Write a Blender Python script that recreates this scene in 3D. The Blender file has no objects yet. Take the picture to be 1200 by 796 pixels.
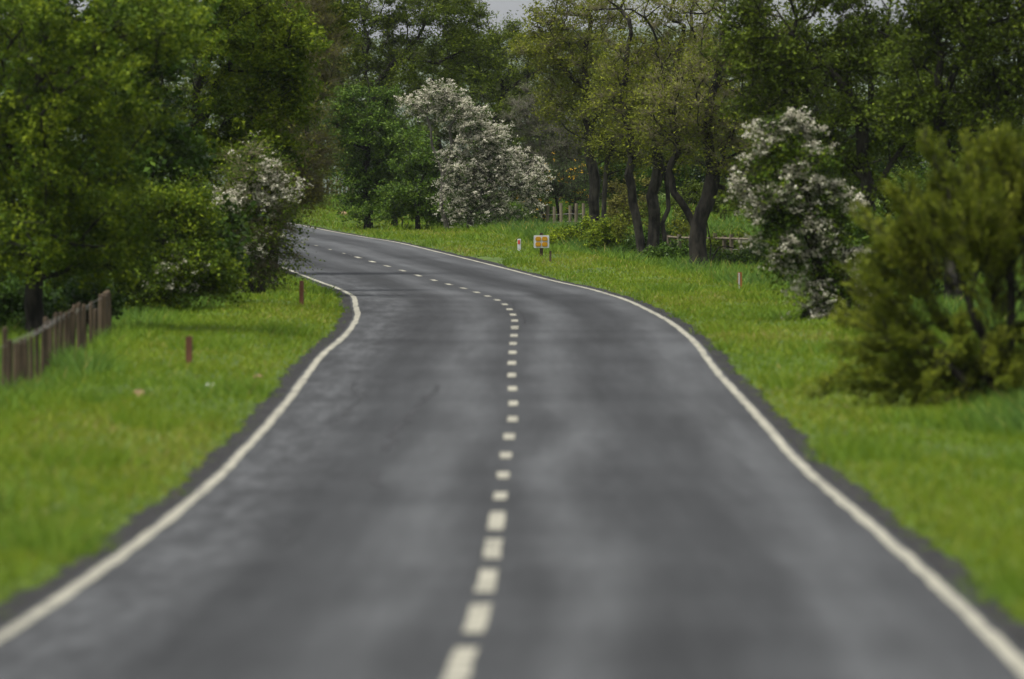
import bpy, math, random
import numpy as np
from mathutils import Vector

R = math.radians
scene = bpy.context.scene
C = bpy.data.collections.new("scene_objects")
scene.collection.children.link(C)

# ------------------------------------------------------------------ camera, sky, sun, exposure
F = 10170.0            # focal length in photo pixels (200 mm on a 23.6 mm sensor)
HZ = 301.0             # photo row of eye level
EYE = 2.16             # eye height over the near road
cam_d = bpy.data.cameras.new("camera")
cam_d.sensor_width = 23.6
cam_d.lens = F / 1200.0 * 23.6
cam_d.clip_start = 0.5
cam_d.clip_end = 12000
cam_d.dof.use_dof = True
cam_d.dof.focus_distance = 250.0
cam_d.dof.aperture_fstop = 2.0
cam = bpy.data.objects.new("camera", cam_d)
C.objects.link(cam)
cam.location = (0, 0, EYE)
cam.rotation_euler = (R(90) - math.atan((398 - HZ) / F), 0, 0)
scene.camera = cam

SUN_EL, SUN_AZ = 70.0, 235.0      # azimuth clockwise from the view direction (+Y)
world = bpy.data.worlds.new("World")
scene.world = world
world.use_nodes = True
nt = world.node_tree
nt.nodes.clear()
sky = nt.nodes.new("ShaderNodeTexSky")
sky.sky_type = 'NISHITA'
sky.sun_disc = False
sky.sun_elevation = R(SUN_EL)
sky.sun_rotation = R(SUN_AZ)
sky.dust_density = 4.0
hsv = nt.nodes.new("ShaderNodeHueSaturation")     # cloud cover: the sky's own light, greyed
hsv.inputs['Saturation'].default_value = 0.22
nt.links.new(sky.outputs[0], hsv.inputs['Color'])
bg = nt.nodes.new("ShaderNodeBackground")
bg.inputs['Strength'].default_value = 0.10
deck = nt.nodes.new("ShaderNodeMix"); deck.data_type = 'RGBA'      # even grey cloud deck over the clear sky
deck.inputs['Factor'].default_value = 0.26
deck.inputs['B'].default_value = (4.3, 4.5, 4.75, 1)
nt.links.new(hsv.outputs[0], deck.inputs['A'])
nt.links.new(deck.outputs['Result'], bg.inputs['Color'])
wo = nt.nodes.new("ShaderNodeOutputWorld")
nt.links.new(bg.outputs[0], wo.inputs['Surface'])

sun_d = bpy.data.lights.new("sun", 'SUN')
sun_d.energy = 2.4
sun_d.angle = R(14)
sun_d.color = (1.0, 0.97, 0.92)
sun = bpy.data.objects.new("sun", sun_d)
C.objects.link(sun)
az, el = R(SUN_AZ), R(SUN_EL)
sdir = Vector((math.sin(az) * math.cos(el), math.cos(az) * math.cos(el), math.sin(el)))
sun.rotation_euler = sdir.to_track_quat('Z', 'Y').to_euler()
sun.location = (0, 0, 60)

scene.view_settings.view_transform = 'Standard'
scene.view_settings.look = 'None'
scene.view_settings.exposure = 1.0
scene.view_settings.gamma = 1.0
scene.cycles.max_bounces = 6
scene.cycles.transparent_max_bounces = 6
scene.cycles.volume_bounces = 0

# ------------------------------------------------------------------ small helpers
def link(o, parent=None):
    C.objects.link(o)
    if parent is not None:
        o.parent = parent
    return o

def tag(o, label=None, cat=None, group=None, kind=None):
    if label: o['label'] = label
    if cat: o['category'] = cat
    if group: o['group'] = group
    if kind: o['kind'] = kind
    return o

def empty(name, loc, rz=0.0):
    o = bpy.data.objects.new(name, None)
    o.empty_display_size = 0.2
    o.location = loc
    o.rotation_euler = (0, 0, rz)
    return link(o)

def mesh_np(name, verts, faces, mat, parent=None, tint=None, smooth=False, uv=None):
    """verts (N,3); faces (M,k) with one k; tint: one value per face"""
    verts = np.asarray(verts, dtype=np.float32)
    faces = np.asarray(faces, dtype=np.int32)
    me = bpy.data.meshes.new(name)
    m, k = faces.shape
    me.vertices.add(len(verts)); me.loops.add(m * k); me.polygons.add(m)
    me.vertices.foreach_set("co", verts.ravel())
    me.loops.foreach_set("vertex_index", faces.ravel())
    me.polygons.foreach_set("loop_start", np.arange(0, m * k, k, dtype=np.int32))
    me.polygons.foreach_set("loop_total", np.full(m, k, dtype=np.int32))
    if smooth:
        me.polygons.foreach_set("use_smooth", np.ones(m, dtype=bool))
    if tint is not None:
        a = me.attributes.new("tint", 'FLOAT', 'FACE')
        a.data.foreach_set("value", np.asarray(tint, dtype=np.float32))
    if uv is not None:
        l = me.uv_layers.new(name="UVMap")
        l.data.foreach_set("uv", np.asarray(uv, dtype=np.float32)[faces.ravel()].ravel())
    me.update()
    me.validate()
    me.materials.append(mat)
    o = bpy.data.objects.new(name, me)
    return link(o, parent)

class MB:
    """collects boxes, bars and prisms, links them as one mesh object"""
    def __init__(s): s.v, s.f = [], []
    def add(s, vs, fs):
        b = len(s.v); s.v += [tuple(v) for v in vs]; s.f += [tuple(b + i for i in f) for f in fs]
    def box(s, c, sz, bev=0.0):
        x, y, z = c; a, b, d = sz[0] / 2, sz[1] / 2, sz[2] / 2
        if bev <= 0:
            s.add([(x + i * a, y + j * b, z + k * d) for k in (-1, 1) for j in (-1, 1) for i in (-1, 1)],
                  [(0, 2, 3, 1), (4, 5, 7, 6), (0, 1, 5, 4), (2, 6, 7, 3), (0, 4, 6, 2), (1, 3, 7, 5)])
        else:
            ring = [(-a + bev, -d), (a - bev, -d), (a, -d + bev), (a, d - bev), (a - bev, d), (-a + bev, d), (-a, d - bev), (-a, -d + bev)]
            vs = [(x + p, y + t * b, z + q) for t in (-1, 1) for p, q in ring]
            s.add(vs, [tuple(range(8)), tuple(range(15, 7, -1))] + [(i, 8 + i, 8 + (i + 1) % 8, (i + 1) % 8) for i in range(8)])
    def tube(s, p, q, r0, r1, n=6, cap=True):
        p, q = Vector(p), Vector(q); d = (q - p).normalized()
        u = d.cross(Vector((0.3, 0.9, 0.21))).normalized(); w = d.cross(u)
        vs = []
        for c, r in ((p, r0), (q, r1)):
            for i in range(n):
                t = 2 * math.pi * i / n
                vs.append(c + (u * math.cos(t) + w * math.sin(t)) * r)
        fs = [(i, (i + 1) % n, n + (i + 1) % n, n + i) for i in range(n)]
        if cap: fs += [tuple(range(n - 1, -1, -1)), tuple(range(n, 2 * n))]
        s.add(vs, fs)
    def build(s, name, mat, parent=None):
        me = bpy.data.meshes.new(name); me.from_pydata(s.v, [], s.f); me.update(); me.materials.append(mat)
        return link(bpy.data.objects.new(name, me), parent)

# ------------------------------------------------------------------ materials
def new_mat(name):
    m = bpy.data.materials.new(name); m.use_nodes = True
    n = m.node_tree.nodes; n.clear()
    out = n.new("ShaderNodeOutputMaterial")
    return m, n, m.node_tree.links, out

def ramp(n, stops):
    r = n.new("ShaderNodeValToRGB"); e = r.color_ramp.elements
    while len(e) < len(stops): e.new(0.5)
    for i, (p, c) in enumerate(stops):
        e[i].position = p; e[i].color = (c[0], c[1], c[2], 1)
    return r

def leaf_mat(name, stops, transl=0.30, rough=0.6, spec=0.08):
    m, n, l, out = new_mat(name)
    a = n.new("ShaderNodeAttribute"); a.attribute_name = "tint"
    r = ramp(n, stops); l.new(a.outputs['Fac'], r.inputs[0])
    p = n.new("ShaderNodeBsdfPrincipled"); p.inputs['Roughness'].default_value = rough
    p.inputs['Specular IOR Level'].default_value = spec
    l.new(r.outputs[0], p.inputs['Base Color'])
    t = n.new("ShaderNodeBsdfTranslucent"); l.new(r.outputs[0], t.inputs['Color'])
    mx = n.new("ShaderNodeMixShader"); mx.inputs[0].default_value = transl
    l.new(p.outputs[0], mx.inputs[1]); l.new(t.outputs[0], mx.inputs[2]); l.new(mx.outputs[0], out.inputs['Surface'])
    return m

def noise_mat(name, stops, scale=8.0, detail=6.0, stretch=(1, 1, 1), rough=0.8, spec=0.2, bump=0.0, coord='Object', bscale=None):
    m, n, l, out = new_mat(name)
    tc = n.new("ShaderNodeTexCoord"); mp = n.new("ShaderNodeMapping")
    mp.inputs['Scale'].default_value = stretch
    l.new(tc.outputs[coord], mp.inputs[0])
    nz = n.new("ShaderNodeTexNoise"); nz.inputs['Scale'].default_value = scale; nz.inputs['Detail'].default_value = detail
    l.new(mp.outputs[0], nz.inputs['Vector'])
    r = ramp(n, stops); l.new(nz.outputs['Fac'], r.inputs[0])
    p = n.new("ShaderNodeBsdfPrincipled"); p.inputs['Roughness'].default_value = rough
    p.inputs['Specular IOR Level'].default_value = spec
    l.new(r.outputs[0], p.inputs['Base Color'])
    if bump > 0:
        nb = n.new("ShaderNodeTexNoise"); nb.inputs['Scale'].default_value = bscale or scale * 3; nb.inputs['Detail'].default_value = 8
        l.new(mp.outputs[0], nb.inputs['Vector'])
        b = n.new("ShaderNodeBump"); b.inputs['Strength'].default_value = bump; b.inputs['Distance'].default_value = 0.03
        l.new(nb.outputs['Fac'], b.inputs['Height']); l.new(b.outputs[0], p.inputs['Normal'])
    l.new(p.outputs[0], out.inputs['Surface'])
    return m

M = {}
M['bark_dark'] = noise_mat("bark_dark", [(0.40, (.008, .007, .005)), (0.62, (.034, .030, .022))], 7, stretch=(1, 1, .35), bump=1.0, rough=.9)
M['bark_mid'] = noise_mat("bark_mid", [(0.40, (.010, .009, .0065)), (0.62, (.046, .042, .031))], 7, stretch=(1, 1, .35), bump=1.0, rough=.9)
M['bark_pale'] = noise_mat("bark_pale", [(0.3, (.06, .054, .045)), (0.7, (.16, .145, .12))], 9, stretch=(1, 1, .25), bump=.5, rough=.9)
M['leaf_fresh'] = leaf_mat("leaf_fresh", [(0, (.015, .032, .004)), (.45, (.062, .104, .006)), (1, (.26, .32, .016))])
M['leaf_olive'] = leaf_mat("leaf_olive", [(0, (.026, .040, .005)), (.5, (.078, .112, .009)), (1, (.19, .235, .018))])
M['leaf_yellow'] = leaf_mat("leaf_yellow", [(0, (.045, .055, .008)), (.5, (.11, .13, .012)), (1, (.24, .26, .022))])
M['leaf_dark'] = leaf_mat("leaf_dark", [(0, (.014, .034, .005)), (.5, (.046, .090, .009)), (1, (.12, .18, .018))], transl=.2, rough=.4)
M['leaf_brown'] = leaf_mat("leaf_brown", [(0, (.06, .058, .014)), (.5, (.125, .122, .026)), (1, (.21, .21, .035))])
M['leaf_willow'] = leaf_mat("leaf_willow", [(0, (.045, .068, .006)), (.5, (.130, .160, .011)), (1, (.29, .31, .035))], rough=.6)
M['leaf_far'] = leaf_mat("leaf_far", [(0, (.035, .048, .018)), (.5, (.07, .085, .03)), (1, (.12, .135, .045))])
M['leaf_gorse'] = leaf_mat("leaf_gorse", [(0, (.025, .045, .012)), (.5, (.05, .08, .02)), (1, (.09, .12, .03))], transl=.1)
M['blossom'] = leaf_mat("blossom", [(0, (.34, .315, .235)), (.5, (.52, .49, .385)), (1, (.70, .67, .55))], transl=.25, rough=.8)
M['blossom_yellow'] = leaf_mat("blossom_yellow", [(0, (.45, .25, .02)), (1, (.75, .48, .03))], transl=.2, rough=.8)
M['twig_grey'] = noise_mat("twig_grey", [(0.3, (.06, .055, .04)), (0.7, (.14, .13, .098))], 3, rough=.9)
M['twig_brown'] = noise_mat("twig_brown", [(0.3, (.09, .08, .042)), (0.7, (.21, .19, .10))], 3, rough=.9)
M['post_wood'] = noise_mat("post_wood", [(0.3, (.022, .016, .009)), (0.7, (.095, .068, .042))], 14, stretch=(1, 1, .15), bump=.5, rough=.85)
M['pale_wood'] = noise_mat("pale_wood", [(0.3, (.08, .067, .043)), (0.7, (.19, .16, .108))], 14, stretch=(1, 1, .15), bump=.5, rough=.85)
M['red_wood'] = noise_mat("red_wood", [(0.3, (.07, .03, .016)), (0.7, (.15, .065, .035))], 14, stretch=(1, 1, .2), bump=.4, rough=.8)
M['brown_wood'] = noise_mat("brown_wood", [(0.3, (.05, .040, .026)), (0.7, (.15, .125, .085))], 14, stretch=(1, 1, .15), bump=.5, rough=.85)
M['orange_wood'] = noise_mat("orange_wood", [(0.3, (.18, .07, .02)), (0.7, (.32, .13, .035))], 14, stretch=(1, 1, .15), bump=.4, rough=.8)
M['wire'] = noise_mat("wire", [(0.3, (.1, .09, .08)), (0.7, (.2, .19, .17))], 6, rough=.5, spec=.5)
M['white_board'] = noise_mat("white_board", [(0.35, (.40, .41, .41)), (0.7, (.52, .53, .53))], 12, rough=.5, spec=.4)
M['amber'] = noise_mat("amber", [(0.3, (.34, .16, .003)), (0.7, (.48, .25, .006))], 60, rough=.35, spec=.25)
M['rag'] = noise_mat("rag", [(0.3, (.5, .5, .47)), (0.7, (.7, .7, .68))], 20, rough=.8)
M['dry_earth'] = noise_mat("dry_earth", [(0.3, (.1, .06, .03)), (0.7, (.22, .15, .08))], 8, rough=.95, bump=.5)
M['red_paint'] = noise_mat("red_paint", [(0.3, (.35, .04, .03)), (0.7, (.5, .08, .05))], 20, rough=.6)

def asphalt_mat():
    m, n, l, out = new_mat("asphalt")
    uv = n.new("ShaderNodeUVMap"); uv.uv_map = "UVMap"      # u = metres across, v = metres along
    def nz(scale, sx, sy, det=5, rough=.55, off=0.0):
        mp = n.new("ShaderNodeMapping"); mp.inputs['Scale'].default_value = (sx, sy, 1); mp.inputs['Location'].default_value = (off, off * 1.7, 0)
        l.new(uv.outputs[0], mp.inputs[0])
        t = n.new("ShaderNodeTexNoise"); t.inputs['Scale'].default_value = scale; t.inputs['Detail'].default_value = det; t.inputs['Roughness'].default_value = rough
        l.new(mp.outputs[0], t.inputs['Vector']); return t.outputs['Fac']
    def mr(v, a, b, c, d):
        q = n.new("ShaderNodeMapRange"); q.inputs[1].default_value = a; q.inputs[2].default_value = b; q.inputs[3].default_value = c; q.inputs[4].default_value = d
        l.new(v, q.inputs[0]); return q.outputs[0]
    def mul(a, b):
        q = n.new("ShaderNodeMath"); q.operation = 'MULTIPLY'; l.new(a, q.inputs[0])
        if isinstance(b, float): q.inputs[1].default_value = b
        else: l.new(b, q.inputs[1])
        return q.outputs[0]
    sep = n.new("ShaderNodeSeparateXYZ"); l.new(uv.outputs[0], sep.inputs[0])
    patches = mr(nz(1, 1.1, .035, 5, .6), .32, .68, .82, 1.18)       # long worn and polished areas
    blot = mr(nz(1, 2.8, .09, 6, .65, 7.3), .35, .68, .84, 1.16)
    grain = mr(nz(60, 1, 1, 3, .7, 3.1), .3, .7, .85, 1.15)
    # wheel tracks: polished pale bands, oil-darkened bands between them and along the centre joint
    up = mr(sep.outputs['X'], -2.9, 2.9, 0, 1)
    wob_u = n.new("ShaderNodeMath"); wob_u.operation = 'ADD'; l.new(up, wob_u.inputs[0]); l.new(mr(nz(1, .3, .05, 3, .5, 5.0), .3, .7, -.035, .035), wob_u.inputs[1])
    tr_ = n.new("ShaderNodeValToRGB"); tr_.color_ramp.interpolation = 'EASE'; el_ = tr_.color_ramp.elements
    stops = [(-2.9, .58), (-2.3, .68), (-1.6, .38), (-1.25, .40), (-.65, .66), (-.1, .42), (.12, .42), (.6, .66), (1.2, .36), (1.75, .38), (2.4, .66), (2.9, .50)]
    while len(el_) < len(stops): el_.new(.5)
    for q, (u_, g_) in zip(el_, stops): q.position = (u_ + 2.9) / 5.8; q.color = (g_, g_, g_, 1)
    l.new(wob_u.outputs[0], tr_.inputs[0])
    track = mr(tr_.outputs[0], .36, .68, .60, 1.30)
    bands = mr(nz(1, .06, .12, 4, .55, 2.2), .35, .65, .82, 1.16)
    # older crumbled surfacing near the left line: fine dark cracks and repairs
    left = mr(sep.outputs['X'], -2.2, -1.2, 1.0, 0.0)
    crk = mr(nz(1, 4.2, .36, 8, .78, 11.0), .42, .60, .58, 1.16)
    lm = n.new("ShaderNodeMix"); lm.inputs['A'].default_value = 1.0
    l.new(left, lm.inputs['Factor']); l.new(crk, lm.inputs['B'])
    # resurfaced stretch: beyond the cross joint the right lane is paler
    far = n.new("ShaderNodeMath"); far.operation = 'GREATER_THAN'; far.inputs[1].default_value = 239.0
    l.new(sep.outputs['Y'], far.inputs[0])
    rl = n.new("ShaderNodeMath"); rl.operation = 'GREATER_THAN'; rl.inputs[1].default_value = 0.05
    l.new(sep.outputs['X'], rl.inputs[0])
    pale = mr(mul(far.outputs[0], rl.outputs[0]), 0, 1, 1.0, 1.28)
    # dark sealed band along the centre joint
    ab = n.new("ShaderNodeMath"); ab.operation = 'ABSOLUTE'; l.new(sep.outputs['X'], ab.inputs[0])
    seam = mr(ab.outputs[0], .1, .7, .78, 1.0)
    v = mul(mul(mul(patches, blot), mul(grain, track)), mul(mul(lm.outputs[0], pale), bands))
    col = n.new("ShaderNodeMix"); col.data_type = 'RGBA'; col.blend_type = 'MULTIPLY'; col.inputs['Factor'].default_value = 1
    col.inputs['A'].default_value = (.041, .0425, .0435, 1)
    l.new(v, col.inputs['B'])
    p = n.new("ShaderNodeBsdfPrincipled")
    l.new(col.outputs['Result'], p.inputs['Base Color'])
    l.new(mr(patches, .82, 1.18, .86, .72), p.inputs['Roughness'])
    p.inputs['Specular IOR Level'].default_value = 0.12
    b = n.new("ShaderNodeBump"); b.inputs['Strength'].default_value = .5; b.inputs['Distance'].default_value = .008
    l.new(nz(70, 1, 1, 4, .7, 1.2), b.inputs['Height']); l.new(b.outputs[0], p.inputs['Normal'])
    l.new(p.outputs[0], out.inputs['Surface'])
    return m
M['asphalt'] = asphalt_mat()
M['road_edge'] = noise_mat("road_edge", [(0.32, (.007, .0065, .006)), (0.5, (.015, .0145, .014)), (0.7, (.038, .036, .034))], 5, detail=8, bump=.9, rough=.9, bscale=30)
M['tar'] = noise_mat("tar", [(0.3, (.012, .012, .012)), (0.7, (.026, .026, .026))], 9, rough=.7)
M['line_paint'] = noise_mat("line_paint", [(0.34, (.085, .083, .072)), (0.46, (.225, .215, .165)), (0.7, (.33, .315, .25))], 3.2, detail=10, rough=.7, bump=.3, bscale=40)
M['soil_grass'] = noise_mat("soil_grass", [(0.3, (.03, .052, .009)), (0.55, (.06, .095, .014)), (0.72, (.085, .12, .02))], .9, detail=10, rough=.95, bump=.7, bscale=14)
M['grass'] = leaf_mat("grass", [(0, (.062, .122, .026)), (.3, (.088, .160, .022)), (.62, (.118, .188, .012)), (.85, (.172, .215, .016)), (1, (.27, .23, .075))], transl=.4, rough=.6, spec=.08)
M['hill'] = noise_mat("hill", [(0.35, (.05, .07, .05)), (0.65, (.09, .11, .07))], .004, detail=8, rough=1)

# ------------------------------------------------------------------ the road's course, from distances along the view
def gsmooth(x, y, xs, s):
    """gaussian-smoothed linear interpolation with linear extrapolation"""
    x = np.asarray(x, float); y = np.asarray(y, float)
    fx = np.arange(x[0] - 4 * s, x[-1] + 4 * s + .5, .5)
    fy = np.interp(fx, x, y)
    sl0 = (y[1] - y[0]) / (x[1] - x[0]); sl1 = (y[-1] - y[-2]) / (x[-1] - x[-2])
    fy = np.where(fx < x[0], y[0] + sl0 * (fx - x[0]), fy); fy = np.where(fx > x[-1], y[-1] + sl1 * (fx - x[-1]), fy)
    k = np.exp(-.5 * (np.arange(-int(6 * s), int(6 * s) + 1) * .5 / s) ** 2); k /= k.sum()
    pad = len(k) // 2
    sm = np.convolve(np.pad(fy, pad, mode='reflect', reflect_type='odd'), k, mode='valid')
    return np.interp(xs, fx, sm)

DASH = [(560.7, 724.7), (572, 680), (578.5, 644.6), (581.5, 611.8), (586.5, 580.3), (590, 559), (592, 534.5), (597, 511.8), (601, 491.3),
        (602, 473.6), (600.5, 455.6), (599.4, 440), (599.8, 425.4), (600.7, 413), (601, 402.7), (602, 393.6), (603.6, 384.2), (603.6, 375.7),
        (601.5, 369.1), (597.8, 362.8), (592, 356.6), (583.3, 351.8), (572.3, 347.4), (559, 343), (543.9, 338), (526, 333.6), (509, 329),
        (490.2, 323.2), (472.4, 317.4), (454, 312), (436, 306.8), (420, 301.9), (403, 297.2), (387, 292.6), (370.5, 288), (355, 283.7)]
DZ = [51.8 + 6.0 * i for i in range(len(DASH))]
ZL = np.arange(-30, 421, .5)
hx = [-30, 0, 30] + DZ + [275, 288, 305, 330, 360, 400]
hy = [0, 0, 0] + [EYE - (p[1] - HZ) * z / F for p, z in zip(DASH, DZ)] + [EYE + v for v in (.62, .84, 1.2, 1.75, 2.2, 2.4)]
H_ = gsmooth(hx, hy, ZL, 4.0)
cxx = [-30, 0, 30] + DZ + [275, 288, 305, 330, 360, 400]
c0, c1 = [(p[0] - 600) * z / F for p, z in zip(DASH[:2], DZ[:2])]
cyy = [-1.75, -.95, -.46] + [(p[0] - 600) * z / F for p, z in zip(DASH, DZ)] + [-7.5, -8.8, -10.7, -13.9, -18.5, -26]
CX_ = gsmooth(cxx, cyy, ZL, 3.0)
def row_to_z(py):
    rows = HZ + (EYE - H_[ZL > 40]) * F / ZL[ZL > 40]
    return np.interp(-np.asarray(py, float), -rows, ZL[ZL > 40])
LEFT = [(0, 749), (36, 724.7), (102, 680), (151, 644.7), (194, 611.7), (232, 580.5), (257, 559), (279, 534.4), (301, 511.8), (320, 491.3),
        (335, 473.6), (348, 455.5), (359, 440), (369.5, 425.5), (380, 413), (394, 402.7), (405, 393), (414, 382), (419, 372), (419.5, 366), (416, 359)]
RIGHT = [(1198, 780), (1138, 723), (1088.6, 676), (1053, 644.7), (1017, 611.7), (979, 580.5), (953, 559), (928, 534.4), (908, 511.8), (892, 491.3),
         (875, 473.6), (858, 455.5), (843, 440), (832, 425.3), (823, 413), (815, 401), (786.7, 378), (758, 362.7), (730, 350)]
def side(pts, sgn):
    z = row_to_z([p[1] for p in pts]); x = (np.array([p[0] for p in pts]) - 600) * z / F
    zz = list(z) ; xx = list(x)
    start = zz[-1] + 14
    for q in np.arange(start, 420, 12):
        zz.append(q); xx.append(float(np.interp(q, ZL, CX_)) + sgn * 2.82)
    zz = [-30, 0] + zz
    xx = [float(np.interp(-30, ZL, CX_)) + sgn * 2.82, float(np.interp(0, ZL, CX_)) + sgn * 2.82] + xx
    return gsmooth(zz, xx, ZL, 3.2)
XL_, XR_ = side(LEFT, -1), side(RIGHT, 1)   # metres right of the camera
def road_h(Y): return np.interp(Y, ZL, H_)
def road_c(Y): return np.interp(Y, ZL, CX_)
def road_l(Y): return np.interp(Y, ZL, XL_)
def road_r(Y): return np.interp(Y, ZL, XR_)

def sstep(a, b, x):
    t = np.clip((x - a) / (b - a), 0, 1); return t * t * (3 - 2 * t)
def wob(x, y, s=1.0):
    return (np.sin(x * 1.3 * s + 1.7 * np.sin(y * .41 * s)) + np.sin(y * .93 * s + 2.1 * np.sin(x * .57 * s + 1.3)) + np.sin((x + y) * .71 * s + .6)) / 3
EDGE = .10             # width of the dark strip outside the white line
def edge_w(Y, sgn):
    return EDGE + .03 * np.sin(Y * .37 + sgn) + .03 * np.sin(Y * 1.13 + 2 * sgn) + .03 * np.sin(Y * 2.9 + sgn * 3) + (.75 * np.exp(-((Y - 234) / 4.0) ** 2) if sgn == 4 else 0)
def ground(X, Y):
    X = np.asarray(X, float); Y = np.asarray(Y, float)
    h = road_h(Y); dl = road_l(Y) - X; dr = X - road_r(Y)
    d = np.maximum(dl, dr); isl = dl > dr
    base = h - .035
    lip = .06 * sstep(.22, .6, d) + .03 * wob(X * 2, Y) * sstep(.8, 1.6, d)
    lft = .10 * sstep(.6, 1.8, d) - .22 * sstep(2.4, 4.5, d) + .9 * sstep(8, 40, d)
    rgt = .06 * sstep(.8, 3.0, d) - .34 * sstep(3.0, 5.2, d) * sstep(165, 200, Y) * (1 - sstep(246, 264, Y)) + .30 * sstep(2, 12, d) * sstep(250, 290, Y) + 1.2 * sstep(8, 60, d)
    return base + lip + np.where(isl, lft, rgt) + .09 * wob(X * .35, Y * .3) * sstep(1.2, 5, d)

def at(px, py, Y):
    return np.array([(px - 600) * Y / F, Y, EYE - (py - HZ) * Y / F])
def gpt(px, Y, dz=0.0):
    X = (px - 600) * Y / F
    return (X, Y, float(ground(X, Y)) + dz)
def gpx(px, py, Y0=60, Y1=400):
    """the first point of the ground seen at a photo position"""
    Ys = np.arange(Y0, Y1, .25); X = (px - 600) * Ys / F
    row = HZ + (EYE - ground(X, Ys)) * F / Ys
    i = int(np.argmax(row <= py)); Y = float(Ys[i])
    return gpt(px, Y)

# ------------------------------------------------------------------ ground, road, markings
def build_ground():
    Ys = np.concatenate([np.arange(-30, 40, 5), np.arange(40, 340, .8), np.arange(340, 420, 4), [450, 520, 650, 900, 1400, 2200, 3500, 5200]])
    off = np.concatenate([np.arange(0, 1.6, .16), np.arange(1.6, 9, .5), np.arange(9, 30, 2.5), [32, 40, 55, 80, 130, 250, 500, 1000, 2000, 3500]])
    inner = np.array([-.5, 0, .5])
    n_u = len(off) * 2 + 3
    V = np.zeros((len(Ys), n_u, 3))
    for i, Y in enumerate(Ys):
        yy = min(Y, 420.0)
        l, r = float(road_l(yy)), float(road_r(yy)); c = (l + r) / 2; w = (r - l) / 2
        X = np.concatenate([l - off[::-1], c + inner * w, r + off])
        V[i, :, 0] = X; V[i, :, 1] = Y; V[i, :, 2] = ground(X, np.full_like(X, yy))
    idx = np.arange(len(Ys) * n_u).reshape(len(Ys), n_u)
    fc = np.stack([idx[:-1, :-1], idx[:-1, 1:], idx[1:, 1:], idx[1:, :-1]], -1).reshape(-1, 4)
    o = mesh_np("ground", V.reshape(-1, 3), fc, M['soil_grass'], smooth=True)
    tag(o, "green grassy ground on both sides of the road", kind='structure')
build_ground()

def strip(name, xl, xr, Ys, z, mat, parent=None, cols=2, uvc=None):
    t = np.linspace(0, 1, cols)
    X = xl[:, None] * (1 - t) + xr[:, None] * t
    V = np.zeros((len(Ys), cols, 3)); V[..., 0] = X; V[..., 1] = Ys[:, None]; V[..., 2] = z[:, None]
    uv = None
    if uvc is not None:
        uv = np.zeros((len(Ys), cols, 2)); uv[..., 0] = X - uvc[:, None]; uv[..., 1] = Ys[:, None]; uv = uv.reshape(-1, 2)
    idx = np.arange(len(Ys) * cols).reshape(len(Ys), cols)
    fc = np.stack([idx[:-1, :-1], idx[:-1, 1:], idx[1:, 1:], idx[1:, :-1]], -1).reshape(-1, 4)
    return mesh_np(name, V.reshape(-1, 3), fc, mat, parent, smooth=True, uv=uv)

RY = np.arange(-30, 415, .75)
road = strip("road", road_l(RY) - .09, road_r(RY) + .09, RY, road_h(RY), M['asphalt'], cols=9, uvc=road_c(RY))
tag(road, "grey worn asphalt road curving away to the left", kind='structure')
EY = np.arange(-30, 415, .3)
ls = strip("road_edge", road_l(EY) - .2 - edge_w(EY, 1), road_l(EY) + .02, EY, road_h(EY) - .006, M['road_edge'], cols=4)
tag(ls, "dark crumbling tarmac margin along the left verge", kind='structure')
rs = strip("road_edge", road_r(EY) - .02, road_r(EY) + .2 + edge_w(EY, 4), EY, road_h(EY) - .006, M['road_edge'], cols=4)
tag(rs, "dark crumbling tarmac margin along the right verge", kind='structure')
rngp = np.random.default_rng(3)
def jit(n, a):
    v = rngp.normal(0, a, n); return np.convolve(v, np.ones(5) / 5, mode='same')
for xs in (road_l(EY), road_r(EY)):
    strip("edge_line", xs - .05 + jit(len(EY), .012), xs + .05 + jit(len(EY), .012), EY, road_h(EY) + .004, M['line_paint'], road)
# centre dashes every six metres: long warning marks near the camera, short ones beyond
def dash(z0, z1, w=.062, dx=0.0):
    Y = np.linspace(z0, z1, 5)
    strip("centre_dash", road_c(Y) - w + dx + rngp.normal(0, .004, 5), road_c(Y) + w + dx + rngp.normal(0, .004, 5), Y, road_h(Y) + .004, M['line_paint'], road)
for i in range(-7, 37):
    z = 51.8 + 6 * i
    if i <= 3: dash(z - 2.05, z + 2.05)
    elif i == 16:
        dash(z - 1.2, z - .35, .06); dash(z + .1, z + 1.3, .065)
    elif i < 32: dash(z - .95, z + .95, .058)
    else: dash(z - .45, z + .45, .035)

# tar-filled cracks meandering along the left lane and patches beside the centre joint
def tar_seam(pts, w):
    """pts: (metres right of the centre, distance)"""
    y = np.arange(pts[0][1], pts[-1][1], .25); u = np.interp(y, [p[1] for p in pts], [p[0] for p in pts])
    u = u + np.convolve(rngp.normal(0, .11, len(y)), np.ones(7) / 7, 'same'); ww = w * rngp.uniform(.25, 1.3, len(y))
    x = road_c(y) + u
    strip("tar_seam", x - ww, x + ww, y, road_h(y) + .0035, M['tar'], road)
tar_seam([(-1.25, 89), (-1.3, 93), (-1.2, 101), (-1.02, 109), (-1.0, 114)], .04)
tar_seam([(-1.12, 78), (-1.2, 80.5), (-1.16, 83)], .05)
tar_seam([(-1.55, 64), (-1.6, 67), (-1.5, 71)], .02)
tar_seam([(-2.0, 100), (-1.9, 106), (-2.05, 115)], .028)
tar_seam([(.12, 150), (.16, 165), (.1, 182)], .014)
tar_seam([(.02, 236), (.0, 250), (.03, 268)], .03)

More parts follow.
